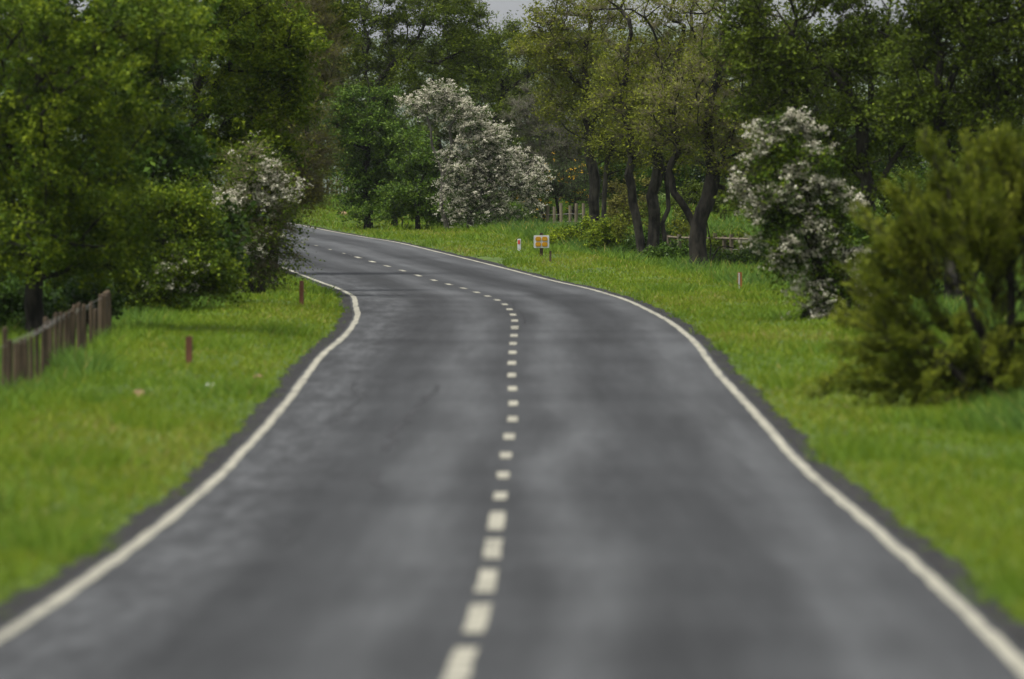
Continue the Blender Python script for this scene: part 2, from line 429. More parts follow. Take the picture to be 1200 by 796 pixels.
# a far hill closing the view over the trees
def build_hill():
    rng = np.random.default_rng(8)
    xs = np.linspace(-1500, 1500, 90); ys = np.linspace(2300, 3400, 30)
    X, Y = np.meshgrid(xs, ys)
    Z = 70 * np.exp(-((Y - 2850) / 330) ** 2) * (1 + .10 * np.sin(X * .004 + 1.1) + .06 * np.sin(X * .011 + Y * .006) + .03 * np.sin(X * .03))
    V = np.stack([X, Y, Z + 3 - 5.5 * (1 - np.exp(-((Y - 2850) / 330) ** 2))], -1).reshape(-1, 3)
    idx = np.arange(V.shape[0]).reshape(X.shape)
    fc = np.stack([idx[:-1, :-1], idx[:-1, 1:], idx[1:, 1:], idx[1:, :-1]], -1).reshape(-1, 4)
    tag(mesh_np("hill", V, fc, M['hill'], smooth=True), "hazy blue grey hill beyond the gap in the trees", kind='structure')
build_hill()

# ------------------------------------------------------------------ trees
def nrm(a):
    return a / np.maximum(np.linalg.norm(a, axis=-1, keepdims=True), 1e-9)

def leaves(name, P, size, rng, tint, mat, parent, axis=None, align=0.0, aspect=.62, up=.4, far=False):
    """one kite-shaped face per leaf; a triangle where it is under three pixels"""
    n = len(P)
    a = rng.normal(size=(n, 3)); a[:, 2] *= 1 - .7 * up; a = nrm(a)
    if axis is not None: a = nrm(a * (1 - align) + axis * align)
    b = rng.normal(size=(n, 3)); b[:, 2] *= (1 - up)
    b = nrm(b - a * np.sum(a * b, 1, keepdims=True))
    nn = np.cross(a, b)
    s = size * rng.uniform(.6, 1.35, (n, 1))
    if far:
        V = np.stack([P - a * s * .45 + b * s * .47 * aspect, P - a * s * .45 - b * s * .47 * aspect, P + a * s * .6], 1).reshape(-1, 3)
        return mesh_np(name, V, np.arange(n * 3).reshape(n, 3), mat, parent, tint=np.clip(tint, 0, 1))
    v0 = P - a * s * .5; v2 = P + a * s * .5
    mid = P - a * s * .08 - nn * s * .10
    v1 = mid + b * s * .5 * aspect; v3 = mid - b * s * .5 * aspect
    V = np.stack([v0, v1, v2, v3], 1).reshape(-1, 3)
    Fc = np.arange(n * 4).reshape(n, 4)
    return mesh_np(name, V, Fc, mat, parent, tint=np.clip(tint, 0, 1))

def tubes(name, A, B, ra, rb, da, mat, parent, n=6):
    """tapered tubes between points A and B; da = direction of the ring at A"""
    if len(A) == 0: return None
    ref = np.array([.31, .83, .17])
    def ring(c, d, r):
        u = nrm(np.cross(d, ref)); w = np.cross(d, u)
        t = np.arange(n) * 2 * math.pi / n
        return c[:, None] + (u[:, None] * np.cos(t)[None, :, None] + w[:, None] * np.sin(t)[None, :, None]) * r[:, None, None]
    d = nrm(B - A)
    V = np.concatenate([ring(A, da, ra), ring(B, d, rb)], 1)          # (E, 2n, 3)
    E = len(A); i = np.arange(n); j = (i + 1) % n
    f = np.stack([i, j, n + j, n + i], -1)[None] + (np.arange(E) * 2 * n)[:, None, None]
    return mesh_np(name, V.reshape(-1, 3), f.reshape(-1, 4), mat, parent, smooth=True)

def spikes(name, A, B, r, mat, parent):
    """thin twigs: three-sided tapering spikes"""
    ref = np.array([.31, .83, .17]); d = nrm(B - A); u = nrm(np.cross(d, ref)); w = np.cross(d, u)
    V = [A + (u * math.cos(t) + w * math.sin(t)) * r[:, None] for t in (0, 2.094, 4.189)] + [B]
    V = np.stack(V, 1).reshape(-1, 3)
    f = np.array([[0, 1, 3], [1, 2, 3], [2, 0, 3]])[None] + (np.arange(len(A)) * 4)[:, None, None]
    return mesh_np(name, V, f.reshape(-1, 3), mat, parent)

def make_tree(name, label, cat, px, Y, trunks, blobs, seed, leaf='leaf_fresh', bark='bark_dark', twig=None, r0=.14, n_t=90, n_tw=900, n_lf=9000,
              size=.08, tw_len=.55, up=.5, droop=.15, blossom=None, n_bl=0, bl_size=.08, bl_z=(-1e9, 1e9), align=0.0, aspect=.62, depth=.85, tw_r=.006,
              group=None, hang=0.0, clump=.12, gnarl=.12, tint_mid=.45, bl_test=None, layer=.6, outw=.45, bl_cl=5, s0=.2, plumes=0, pl_len=1.2):
    """trunks: lists of photo points (px, py, depth offset) going up; blobs: (px, py, rx, ry, weight[, depth offset]) in photo pixels at distance Y"""
    n_lf = int(n_lf * 1.55); n_tw = int(n_tw * 1.2); rng = np.random.default_rng(seed)
    k = Y / F
    base = np.array(gpt(px, Y))
    root = empty(name, tuple(base)); tag(root, label, cat, group)
    pos, par, tr, stem = [], [], [], []
    gy_base = HZ + (EYE - base[2]) * F / Y
    for si, pts in enumerate(trunks):
        w = [at(q[0], q[1], Y) + np.array([0, q[2] if len(q) > 2 else 0, 0]) - base for q in pts]
        grounded = pts[0][1] >= gy_base - 25
        prev = -1
        if grounded: w[0][2] = min(w[0][2], -.06)
        else:
            prev = int(np.argmin(np.linalg.norm(np.array(pos) - w[0], axis=1))); w[0] = pos[prev].copy()
        for s in range(len(w) - 1):
            L = np.linalg.norm(w[s + 1] - w[s]); m = max(2, int(L / .35))
            for q in range(0 if s == 0 and grounded else 1, m + 1):
                t = q / m
                p = w[s] * (1 - t) + w[s + 1] * t
                if q not in (0,): p = p + rng.normal(0, .03, 3) * min(1, L)
                pos.append(p); par.append(prev); tr.append(True); stem.append(si); prev = len(pos) - 1
    ntr = len(pos)
    wts = np.array([b[4] if len(b) > 4 else 1 for b in blobs], float); wts /= wts.sum()
    def sample(n, inner=2.4):
        bi = rng.choice(len(blobs), n, p=wts)
        d = nrm(rng.normal(size=(n, 3))); r = rng.uniform(0, 1, n) ** (1 / inner)
        d = d * r[:, None]
        out = np.zeros((n, 3))
        for i, b in enumerate(blobs):
            s = bi == i
            c = at(b[0], b[1], Y) + np.array([0, b[5] if len(b) > 5 else 0, 0]) - base
            rad = np.array([b[2] * k, max(b[2], .7 * b[3]) * k * depth, b[3] * k])
            out[s] = c + d[s] * rad
        return out
    T = sample(n_t)
    T[:, 2] = np.maximum(T[:, 2], .15)
    tp = np.array(pos); dist = np.min(np.linalg.norm(T[:, None] - tp[None], axis=2), 1)
    T = T[np.argsort(dist)]
    plen = [0.0] * ntr
    for i in range(ntr):
        if par[i] >= 0: plen[i] = plen[par[i]] + np.linalg.norm(pos[i] - pos[par[i]])
    for t in T:
        P = np.array(pos); dv = t - P; dd = np.linalg.norm(dv, axis=1)
        cost = dd + .25 * np.array(plen) + .5 * np.maximum(0, -dv[:, 2] - hang) + .3 * (np.abs(P[:, 2]) < .3)
        j = int(np.argmin(cost)); L = dd[j]
        m = max(1, int(round(L / .45))); prev = j
        bow = nrm(rng.normal(size=3)) * L * gnarl; bow[2] = abs(bow[2]) * .7
        for q in range(1, m + 1):
            s = q / m
            p = pos[j] * (1 - s) + t * s + bow * math.sin(math.pi * s) + rng.normal(0, .05, 3) * gnarl * 4 * (q < m)
            pos.append(p); par.append(prev); tr.append(False); plen.append(plen[prev] + L / m); prev = len(pos) - 1
    P = np.array(pos); par = np.array(par); tr = np.array(tr); N = len(P)
    # pipe-model radii
    pw = 1.85; acc = np.zeros(N); tip = .007
    haskid = np.zeros(N, bool); haskid[par[par >= 0]] = True
    acc[~haskid] = tip ** pw
    for i in range(N - 1, -1, -1):
        if acc[i] == 0: acc[i] = tip ** pw
        if par[i] >= 0: acc[par[i]] += acc[i]
    rad = acc ** (1 / pw); rad *= r0 / max(rad[:ntr].max(), 1e-6); rad = np.maximum(rad, .007)
    lowz = np.clip(1 - P[:, 2] / .5, 0, 1); rad = np.where(tr, rad * (1 + .45 * lowz ** 2), rad)   # root flare
    e = np.where(par >= 0)[0]; A, B = P[par[e]], P[e]
    d = nrm(B - A)
    nd = np.zeros((N, 3)); nd[e] = d; nd[par < 0] = (0, 0, 1)
    main = np.zeros(N, int) - 1
    for i in e[::-1]:
        pI = par[i]
        if main[pI] < 0 or rad[i] > rad[main[pI]]: main[pI] = i
    ism = main[par[e]] == e
    ra = np.where(ism, rad[par[e]], np.minimum(rad[par[e]], rad[e] * 1.25)); rb = rad[e]
    da = np.where(ism[:, None], nd[par[e]], d); da[np.linalg.norm(da, axis=1) < .1] = (0, 0, 1)
    # every stem is a trunk of its own, the thickest side branches limbs of their own, the fine rest one part
    own = np.full(N, -1)
    for i in range(N):
        if tr[i]: own[i] = stem[i]
        else: own[i] = own[par[i]] if not tr[par[i]] else 1000 + i
    oe = own[e]
    for si in range(len(trunks)):
        s = tr[e] & (oe == si)
        tubes("trunk" if trunks[si][0][1] >= gy_base - 25 else "limb", A[s], B[s], ra[s], rb[s], da[s], M[bark], root, 9)
    sides = np.unique(oe[oe >= 1000]); sides = sides[np.argsort(-rad[sides - 1000])]
    big = [q for q in sides[:7] if rad[q - 1000] > .022]
    for q in big:
        s = oe == q
        tubes("limb", A[s], B[s], ra[s], rb[s], da[s], M[bark], root, 6)
    s = ~tr[e] & ~np.isin(oe, big)
    bw = tubes("branchwork", A[s], B[s], ra[s], rb[s], da[s], M[bark], root, 5)
    if bw: bw['kind'] = 'stuff'
    # twigs
    cand = np.where(~tr)[0]
    wt = np.where(haskid[cand], .6, 1.6) * np.where(rad[cand] > .05, .3, 1.0)
    ti = rng.choice(cand, n_tw, p=wt / wt.sum())
    ctr = np.average(np.stack([at(b[0], b[1], Y) - base for b in blobs]), axis=0, weights=wts)
    TA = P[ti] + rng.normal(0, .03, (n_tw, 3))
    td = nrm(nrm(rng.normal(size=(n_tw, 3))) * np.array([1, 1, layer]) + outw * nrm(TA - ctr) + np.array([0, 0, up]))
    tl = tw_len * rng.uniform(.5, 1.4, n_tw)
    tcl = rng.uniform(-1, 1, n_tw)
    if plumes:            # feathery shoots: twigs set along rising, outward leaning axes
        pj = rng.choice(cand, plumes, p=wt / wt.sum())
        ax = nrm(nrm(rng.normal(size=(plumes, 3))) * .55 + outw * nrm(P[pj] - ctr) + np.array([0, 0, up]))
        al = pl_len * rng.uniform(.5, 1.35, plumes); pt = rng.uniform(-1, 1, plumes)
        q = rng.integers(0, plumes, n_tw); sp = rng.uniform(0, 1, n_tw) ** .8
        TA = P[pj][q] + ax[q] * (al[q] * sp)[:, None]; TA[:, 2] -= .12 * al[q] * sp ** 2 * rng.uniform(.5, 1.5, n_tw)
        td = nrm(ax[q] + nrm(rng.normal(size=(n_tw, 3))) * .48); tl = tw_len * rng.uniform(.5, 1.3, n_tw) * (1.05 - .6 * sp)
        tcl = np.clip(.7 * pt[q] + .4 * rng.normal(size=n_tw), -1.3, 1.3)
        spikes_ax = spikes("shoot", P[pj], P[pj] + ax * al[:, None], np.full(plumes, .011), M[twig or bark], root); spikes_ax['kind'] = 'stuff'
    TB = TA + td * tl[:, None]; TB[:, 2] -= droop * tl
    tag(spikes("twig", TA, TB, np.full(n_tw, tw_r) * rng.uniform(.7, 1.4, n_tw), M[twig or bark], root), kind='stuff')
    tax = nrm(TB - TA)
    if n_lf:
        q = rng.integers(0, n_tw, n_lf); sg = rng.uniform(s0, 1.1, n_lf)
        LP = TA[q] + (TB - TA)[q] * sg[:, None] + rng.normal(0, clump * .5, (n_lf, 3))
        drift = np.sin(LP[:, 0] * 2.3 + seed) * np.sin(LP[:, 2] * 3.1 + seed * 2 + np.sin(LP[:, 0] * 1.1)) * np.cos(LP[:, 1] * 1.7)
        tint = tint_mid + .22 * tcl[q] + .13 * drift + rng.normal(0, .12, n_lf)
        leaves("crown", LP, size, rng, tint, M[leaf], root, tax[q], align, aspect, far=Y > 180)
    if n_bl:
        ok = (TA[:, 2] > bl_z[0]) & (TA[:, 2] < bl_z[1])
        if bl_test is not None:
            fx = TB + base; ok &= bl_test(600 + fx[:, 0] * F / fx[:, 1], HZ - (fx[:, 2] - EYE) * F / fx[:, 1], rng)
        okj = np.where(ok)[0]
        if len(okj):
            nc = max(1, n_bl // bl_cl)
            q = rng.choice(okj, nc); sg = rng.uniform(.25, 1.05, nc)
            BP = TA[q] + (TB - TA)[q] * sg[:, None] + rng.normal(0, clump * .3, (nc, 3)); BP[:, 2] += abs(rng.normal(.03, .03, nc))
            BP = np.repeat(BP, bl_cl, 0); q = np.repeat(q, bl_cl); n_bl = len(q)
            BP = BP + rng.normal(0, 1, (n_bl, 3)) * bl_size * np.array([.85, .85, .45])
            leaves("blossom", BP, bl_size, rng, .5 + .2 * tcl[q] + rng.normal(0, .15, n_bl), M[blossom], root, None, 0, .85, .7, far=True)
    return root

def near_noise(f, s):
    """blossom in drifts: photo-free clumping by position"""
    return lambda x, y, rng: (np.sin(x * f + 1.3 * np.sin(y * f * .8 + s)) + np.sin(y * f * 1.2 + 1.1 * np.sin(x * f * .7 + s * 2))) > rng.uniform(-.6, .5, len(x))

# --- haze: the damp air of the valley
def build_haze():
    m, n, l, out = new_mat("haze_air")
    v = n.new("ShaderNodeVolumePrincipled"); v.inputs['Color'].default_value = (.86, .92, 1, 1); v.inputs['Density'].default_value = 3.2e-5
    v.inputs['Anisotropy'].default_value = .2
    l.new(v.outputs[0], out.inputs['Volume'])
    b = MB(); b.box((0, 2600, 47), (7600, 5500, 112)); o = b.build("haze", m); tag(o, "thin damp haze over the valley", kind='stuff')
build_haze()

# --- left bank, nearest first
make_tree("leafy_tree", "dense green leafy tree at the far left behind the stake fence", "tree", 42, 139,
          [[(42, 388), (36, 250), (38, 130), (52, 20), (60, -60)], [(36, 250), (5, 160), (-20, 60)]],
          [(40, 40, 130, 70, 2), (110, 120, 105, 60, 2.2), (-20, 160, 85, 85, 2), (70, 215, 95, 50, 1.8), (40, 285, 95, 45, 1.6), (150, 50, 80, 50, 1.4), (120, 290, 50, 40, .8), (30, -60, 130, 70, 1)], 11, n_t=240, n_tw=1900, n_lf=40000, size=.078, depth=1.9, r0=.15, up=.3, layer=.45, tint_mid=.5, s0=.5, clump=.13)
make_tree("leafy_tree", "big spreading green tree on the left bank with dark limbs reaching over the verge", "tree", 205, 184,
          [[(205, 362), (200, 280), (222, 180), (232, 110), (255, 20), (260, -60)], [(222, 180), (262, 85), (300, 30)]],
          [(240, 30, 115, 70, 2.2), (185, 140, 90, 75, 2), (285, 120, 64, 85, 1.9), (215, 185, 85, 45, 1.6), (150, 240, 60, 45, .9), (300, 160, 55, 34, 1.2), (318, 55, 44, 60, 1.3), (322, 110, 32, 40, .7), (140, 60, 60, 60, 1), (285, 45, 60, 50, 1.2), (250, -70, 130, 60, 1)], 12, n_t=260, n_tw=2500, n_lf=58000, size=.082, r0=.17, tint_mid=.54, up=.3, layer=.45, s0=.5, clump=.14)
make_tree("leafy_bush", "low green bush with a few white blossoms beside the end of the stake fence", "bush", 185, 158,
          [[(185, 366), (182, 320), (195, 260)], [(178, 364), (160, 310), (150, 270)]],
          [(150, 305, 46, 42, 1.2), (215, 315, 60, 34, 1.4), (170, 262, 55, 36, 1), (205, 270, 36, 36, .8), (120, 345, 30, 24, .5), (190, 345, 60, 22, .8)], 13, n_t=90, n_tw=1300, n_lf=19000, size=.07, r0=.06, s0=.4, blossom='blossom', n_bl=1600, bl_cl=8, bl_size=.05, bl_test=lambda x, y, r: (((x - 212) / 34) ** 2 + ((y - 322) / 28) ** 2 + r.uniform(-.4, .4, len(x)) < 1) & (np.sin(x * .2 + y * .15) > -.3))
make_tree("hawthorn_tree", "hawthorn with a patch of white blossom overhanging the left verge", "tree", 300, 176,
          [[(296, 350), (292, 300), (300, 245), (292, 190)], [(305, 350), (316, 300), (312, 250), (322, 200)], [(288, 350), (275, 300), (262, 260)]],
          [(290, 235, 52, 45, 1.6), (308, 258, 32, 50, 1.4), (262, 285, 48, 45, 1.3), (305, 315, 26, 24, .45), (328, 285, 20, 28, .3), (300, 200, 40, 30, .9)], 14, leaf='leaf_fresh', n_t=150, n_tw=2100, n_lf=7600, size=.062, r0=.075, s0=.4, twig='twig_brown',
          blossom='blossom', n_bl=9500, bl_cl=8, bl_size=.048, droop=.4, up=.3, hang=.4,
          bl_test=lambda x, y, r: ((abs(y - 240 + .16 * (x - 245)) < 15 + 5 * np.sin(x * .21)) & (x > 242) & (r.uniform(0, 1, len(x)) < .8)) | ((((x - 318) / 13) ** 2 + ((y - 218) / 40) ** 2 < 1) & (np.sin(y * .3) > -.4)) | (((x - 285) / 22) ** 2 + ((y - 298) / 12) ** 2 < .8) | (r.uniform(0, 1, len(x)) < .04))
make_tree("twiggy_tree", "brown twiggy tree barely in leaf at the right edge of the left bank", "tree", 318, 192,
          [[(318, 335), (325, 240), (340, 140), (335, 40), (330, -50)], [(325, 240), (358, 170), (368, 90)]],
          [(350, 150, 38, 90, 2), (356, 60, 38, 70, 1.5), (330, 215, 42, 40, 1.0), (352, 215, 26, 35, .8), (345, -30, 55, 55, 1)], 15, leaf='leaf_brown', bark='bark_mid', twig='twig_brown',
          n_t=200, n_tw=5600, n_lf=13000, size=.065, r0=.13, tw_r=.006, tw_len=.5, tint_mid=.5)
make_tree("leafy_tree", "olive green tree leaning over the bend from behind the left bank", "tree", 300, 215,
          [[(300, 325), (310, 200), (330, 90), (345, 0), (350, -60)]],
          [(345, 25, 55, 55, 2), (375, 0, 34, 50, 1.4), (270, 20, 70, 60, 1.5), (300, 60, 70, 70, 1.4), (310, -60, 90, 50, 1), (290, 180, 70, 80, 1)], 16, leaf='leaf_olive', n_t=170, n_tw=2600, n_lf=24000, size=.10, r0=.16, tint_mid=.52)
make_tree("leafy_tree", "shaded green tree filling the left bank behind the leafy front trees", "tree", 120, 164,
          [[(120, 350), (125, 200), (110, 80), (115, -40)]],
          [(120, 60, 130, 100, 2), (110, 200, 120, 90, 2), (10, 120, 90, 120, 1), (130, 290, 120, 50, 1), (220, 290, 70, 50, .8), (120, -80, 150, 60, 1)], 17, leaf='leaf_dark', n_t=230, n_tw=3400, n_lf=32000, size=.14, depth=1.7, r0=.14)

# --- beyond the bend
make_tree("ivy_tree", "dark ivy covered tree to the left of the white hawthorn", "tree", 432, 291,
          [[(432, 252), (428, 200), (436, 150), (430, 90)], [(462, 252), (466, 215), (458, 170)]],
          [(432, 150, 38, 50, 2), (425, 205, 34, 40, 2), (465, 190, 34, 48, 1.6), (408, 140, 22, 40, 1), (425, 238, 26, 16, .6)], 21, leaf='leaf_dark', n_t=120, n_tw=1700, n_lf=22000, size=.085, r0=.13, tint_mid=.58, s0=.4)
make_tree("leafy_bush", "mid green bush tucked between the ivy tree and the white hawthorn", "bush", 490, 287,
          [[(490, 258), (492, 220), (500, 180)]],
          [(485, 205, 32, 45, 1.5), (508, 215, 30, 40, 1.2), (488, 240, 36, 20, .8)], 22, leaf='leaf_dark', n_t=70, n_tw=900, n_lf=9500, size=.085, r0=.07, tint_mid=.62)
make_tree("hawthorn_tree", "large rounded hawthorn smothered in white blossom on the far verge", "tree", 524, 281,
          [[(524, 268), (517, 228), (519, 205), (530, 180), (528, 150)], [(550, 268, .5), (556, 220, .5), (565, 170, .5)], [(519, 205), (508, 170), (500, 135)]],
          [(495, 124, 24, 12, .6), (520, 116, 22, 16, .8), (543, 138, 32, 26, 1.3), (574, 166, 36, 28, 1.6), (600, 196, 36, 26, 1.5), (618, 212, 18, 30, .8), (550, 195, 36, 40, 1.4), (575, 236, 46, 22, 1.5), (536, 228, 20, 26, .7)], 23,
          leaf='leaf_dark', bark='bark_pale', twig='bark_mid', n_t=230, n_tw=2400, n_lf=10000, size=.06, r0=.10, blossom='blossom', n_bl=46000, bl_cl=7, bl_size=.046, droop=.45, up=.25, tw_len=.5, clump=.07,
          bl_test=lambda x, y, r: r.uniform(0, 1, len(x)) < .74)
make_tree("tall_tree", "tall olive tree with a curved bare limb above the ivy tree", "tree", 470, 304,
          [[(470, 250), (462, 180), (440, 125), (442, 95), (470, 65), (500, 30), (505, -30)], [(440, 125), (428, 95), (432, 50), (420, 0)], [(470, 65), (510, 75), (540, 60)]],
          [(440, 30, 55, 55, 1.6), (505, 25, 60, 50, 1.8), (480, 90, 60, 40, 1.2), (400, 60, 30, 50, .9), (548, 65, 34, 45, 1), (455, -40, 90, 40, 1)], 24, leaf='leaf_olive', bark='bark_mid', n_t=250, n_tw=3600, n_lf=30000, size=.09, r0=.14, tint_mid=.5)
make_tree("tall_tree", "thin topped tree behind the white hawthorn left of the patch of sky", "tree", 565, 318,
          [[(565, 255), (570, 180), (590, 110), (575, 50), (570, 5)], [(590, 110), (640, 75), (690, 60)]],
          [(560, 60, 40, 40, 1.3), (600, 90, 50, 45, 1.6), (575, 120, 60, 45, 1.2), (640, 110, 45, 50, 1), (548, 14, 22, 24, .6), (590, 50, 30, 18, .8), (530, 60, 40, 40, .8), (660, 70, 40, 40, .8)], 25, leaf='leaf_olive', bark='bark_dark', n_t=210, n_tw=3000, n_lf=22000, size=.085, r0=.12, tint_mid=.5)
make_tree("tall_tree", "tall straight tree with dark trunk rising behind the gorse", "tree", 694, 262,
          [[(694, 286), (696, 220), (690, 150), (684, 90), (690, 20), (700, -40)], [(690, 150), (725, 100), (760, 70)], [(686, 110), (650, 70), (625, 20)]],
          [(680, 40, 62, 50, 2), (720, 90, 60, 50, 1.8), (650, 60, 42, 45, 1.2), (700, -20, 90, 45, 1.5), (650, 15, 40, 40, .8), (735, 150, 45, 40, .9), (665, 130, 40, 40, .7)], 26, leaf='leaf_yellow', bark='bark_mid', n_t=270, n_tw=3800, n_lf=16000, size=.085, r0=.17, tint_mid=.54, twig='twig_brown', s0=.5)
make_tree("slim_tree", "slim grey trunked tree just right of the straight tree by the gorse", "tree", 710, 256,
          [[(710, 292), (708, 240), (714, 190), (722, 140), (718, 90)]],
          [(718, 120, 30, 50, 1.2), (730, 170, 34, 34, 1)], 27, leaf='leaf_yellow', bark='bark_mid', n_t=60, n_tw=900, n_lf=4600, size=.08, r0=.075)
make_tree("twin_trunk_tree", "twin trunked tree with pale yellow green leaves behind the dark green nettles", "tree", 757, 244,
          [[(756, 303), (749, 272), (742, 238), (737, 205), (740, 170), (730, 120), (738, 40)], [(764, 303), (768, 262), (764, 230), (772, 195), (768, 160), (790, 100), (800, 30)], [(781, 301), (777, 262), (785, 225), (780, 190)]],
          [(765, 60, 70, 50, 2), (820, 70, 55, 50, 1.8), (740, 130, 45, 45, 1.2), (800, 135, 55, 42, 1.5), (770, -10, 90, 50, 1.8), (775, 175, 46, 26, .5)], 28, leaf='leaf_yellow', bark='bark_mid', n_t=280, n_tw=4600, n_lf=13500, size=.085, r0=.17, tint_mid=.56, twig='twig_brown', s0=.5)
make_tree("forked_tree", "gnarled forked tree standing in front of the post and rail fence", "tree", 822, 230,
          [[(820, 312), (817, 285), (819, 262), (830, 235), (836, 200), (826, 160), (840, 90), (850, 20)], [(818, 268), (804, 248), (790, 226), (784, 200), (794, 178), (790, 140), (776, 100)], [(832, 312), (831, 285), (828, 255)], [(828, 212), (852, 222), (872, 208)], [(826, 292), (842, 288), (860, 290)]],
          [(830, 110, 62, 50, 2), (880, 80, 48, 55, 1.6), (790, 130, 45, 50, 1.2), (850, 165, 50, 36, 1.2), (800, 160, 40, 28, .7), (878, 215, 30, 30, .6), (860, 0, 70, 50, 1.3)], 29, leaf='leaf_yellow', bark='bark_dark', n_t=280, n_tw=4600, n_lf=10500, size=.08, r0=.235, gnarl=.26, tint_mid=.56, twig='twig_brown', s0=.5)
make_tree("gorse_bush", "gorse bush with yellow flowers right of the white hawthorn", "bush", 655, 284,
          [[(655, 262), (652, 235), (660, 210)], [(668, 262), (674, 235)], [(640, 262), (632, 235)]],
          [(635, 225, 24, 28, 1.2), (662, 218, 34, 26, 1.5), (650, 245, 48, 18, 1.2), (682, 235, 18, 26, .9)], 30, leaf='leaf_gorse', n_t=90, n_tw=1300, n_lf=9000, size=.06, aspect=.3, r0=.05, blossom='blossom_yellow', n_bl=700, bl_size=.05, bl_test=near_noise(.16, .6))
make_tree("bare_tree", "bare grey tree showing through between the hawthorn and straight tree", "tree", 640, 312,
          [[(640, 255), (642, 210), (634, 170), (640, 120)], [(650, 255), (662, 200), (668, 160)]],
          [(640, 165, 36, 50, 1.5), (668, 185, 30, 50, 1.2), (620, 140, 24, 40, .8)], 31, leaf='leaf_far', bark='twig_grey', twig='twig_grey', n_t=130, n_tw=3200, n_lf=6000, size=.07, r0=.07, tw_r=.008, tw_len=.55)

# --- right side
make_tree("hawthorn_tree", "narrow hawthorn with drooping white blossom on the right verge", "tree", 968, 150,
          [[(968, 388), (962, 330), (955, 270), (935, 200), (920, 150)], [(978, 388), (985, 330), (975, 260)], [(962, 330), (948, 280), (905, 230)]],
          [(918, 165, 32, 36, 1.3), (905, 215, 34, 40, 1.3), (950, 200, 34, 40, 1.3), (925, 270, 34, 42, 1.3), (968, 260, 30, 45, 1.3), (980, 315, 28, 40, 1.3), (962, 368, 18, 16, .6), (992, 345, 18, 30, .9), (925, 300, 20, 18, .3)], 41,
          leaf='leaf_fresh', n_t=190, n_tw=2400, n_lf=13000, size=.065, r0=.085, blossom='blossom', n_bl=30000, bl_cl=9, bl_size=.042, droop=.6, up=.2, tw_len=.4, hang=.5, clump=.09, tint_mid=.35,
          bl_test=near_noise(.075, 1.1))
make_tree("tall_tree", "green tree with forking limbs directly behind the right verge hawthorn", "tree", 1018, 172,
          [[(1018, 372), (1020, 260), (1012, 190), (1005, 130), (975, 85), (930, 40), (900, 0)], [(1012, 190), (1018, 120), (1040, 40), (1050, -40)], [(1018, 240), (1060, 170), (1090, 130)], [(1016, 215), (985, 180), (960, 150)]],
          [(900, 60, 52, 60, 1.8), (960, 90, 60, 60, 1.8), (1010, 50, 65, 60, 1.8), (1040, 140, 55, 55, 1.3), (920, 130, 48, 34, 1), (985, 170, 50, 50, 1), (960, -20, 110, 50, 1.5), (1030, 250, 50, 60, 1)], 42, leaf='leaf_olive', bark='bark_mid', n_t=210, n_tw=2600, n_lf=22000, size=.085, r0=.16, tint_mid=.42)
make_tree("tall_tree", "tall tree with a straight grey trunk above the willow bush", "tree", 1118, 160,
          [[(1118, 380), (1115, 250), (1108, 170), (1098, 90), (1102, 10), (1105, -60)], [(1098, 110), (1130, 60), (1160, 10)], [(1110, 190), (1150, 130), (1200, 100)]],
          [(1090, 50, 60, 55, 1.7), (1150, 40, 65, 55, 1.7), (1200, 110, 55, 65, 1.3), (1130, 140, 60, 45, 1), (1120, -40, 110, 50, 1.5), (1080, 130, 40, 40, .7), (1210, 10, 60, 60, 1)], 43, leaf='leaf_olive', bark='bark_mid', n_t=200, n_tw=2400, n_lf=20000, size=.085, r0=.15, tint_mid=.42)
make_tree("willow_bush", "large feathery olive green willow bush at the right edge of the photo", "bush", 1165, 103,
          [[(1165, 482), (1150, 400), (1120, 300), (1110, 220)], [(1180, 482), (1190, 380), (1180, 260), (1170, 180)], [(1175, 482), (1215, 380), (1240, 260)], [(1150, 478), (1105, 420), (1060, 370)], [(1160, 490), (1120, 478), (1085, 470)]],
          [(1105, 345, 38, 50, 1.4), (1145, 300, 46, 60, 1.6), (1195, 350, 70, 80, 2), (1130, 405, 60, 32, 1.4), (1080, 400, 24, 20, .5), (1165, 440, 50, 18, .9), (1190, 410, 60, 30, .9), (1225, 300, 50, 76, 1.2), (1115, 482, 46, 6, .35), (1180, 258, 36, 36, .8), (1110, 440, 44, 16, .5), (1215, 430, 60, 40, 1.2), (1195, 478, 44, 18, .6), (1088, 452, 30, 20, .6), (1220, 200, 40, 50, 1)], 44,
          leaf='leaf_willow', n_t=230, n_tw=8500, n_lf=66000, size=.072, aspect=.3, align=.6, up=.65, droop=.0, tw_len=.38, r0=.07, clump=.05, hang=.7, outw=.75, s0=.05, tint_mid=.50, plumes=340, pl_len=1.0)
make_tree("leafy_bush", "dark leafy bush in the shade between the right hawthorn and the willow", "bush", 1040, 164,
          [[(1040, 376), (1042, 330), (1050, 280)]],
          [(1030, 320, 50, 55, 1.5), (1080, 290, 60, 70, 1.5), (1130, 250, 60, 70, 1.2), (1000, 360, 30, 22, .5)], 45, leaf='leaf_dark', n_t=90, n_tw=1200, n_lf=12000, size=.09, r0=.07)
make_tree("leafy_tree", "shaded tree far behind the right verge hawthorn", "tree", 940, 262,
          [[(940, 300), (938, 230), (945, 150), (940, 60)]],
          [(940, 100, 80, 90, 2), (950, 210, 70, 60, 1.5), (1020, 150, 80, 110, 1.6), (1020, 260, 80, 40, .8)], 46, leaf='leaf_olive', n_t=110, n_tw=1600, n_lf=13000, size=.10, r0=.18)
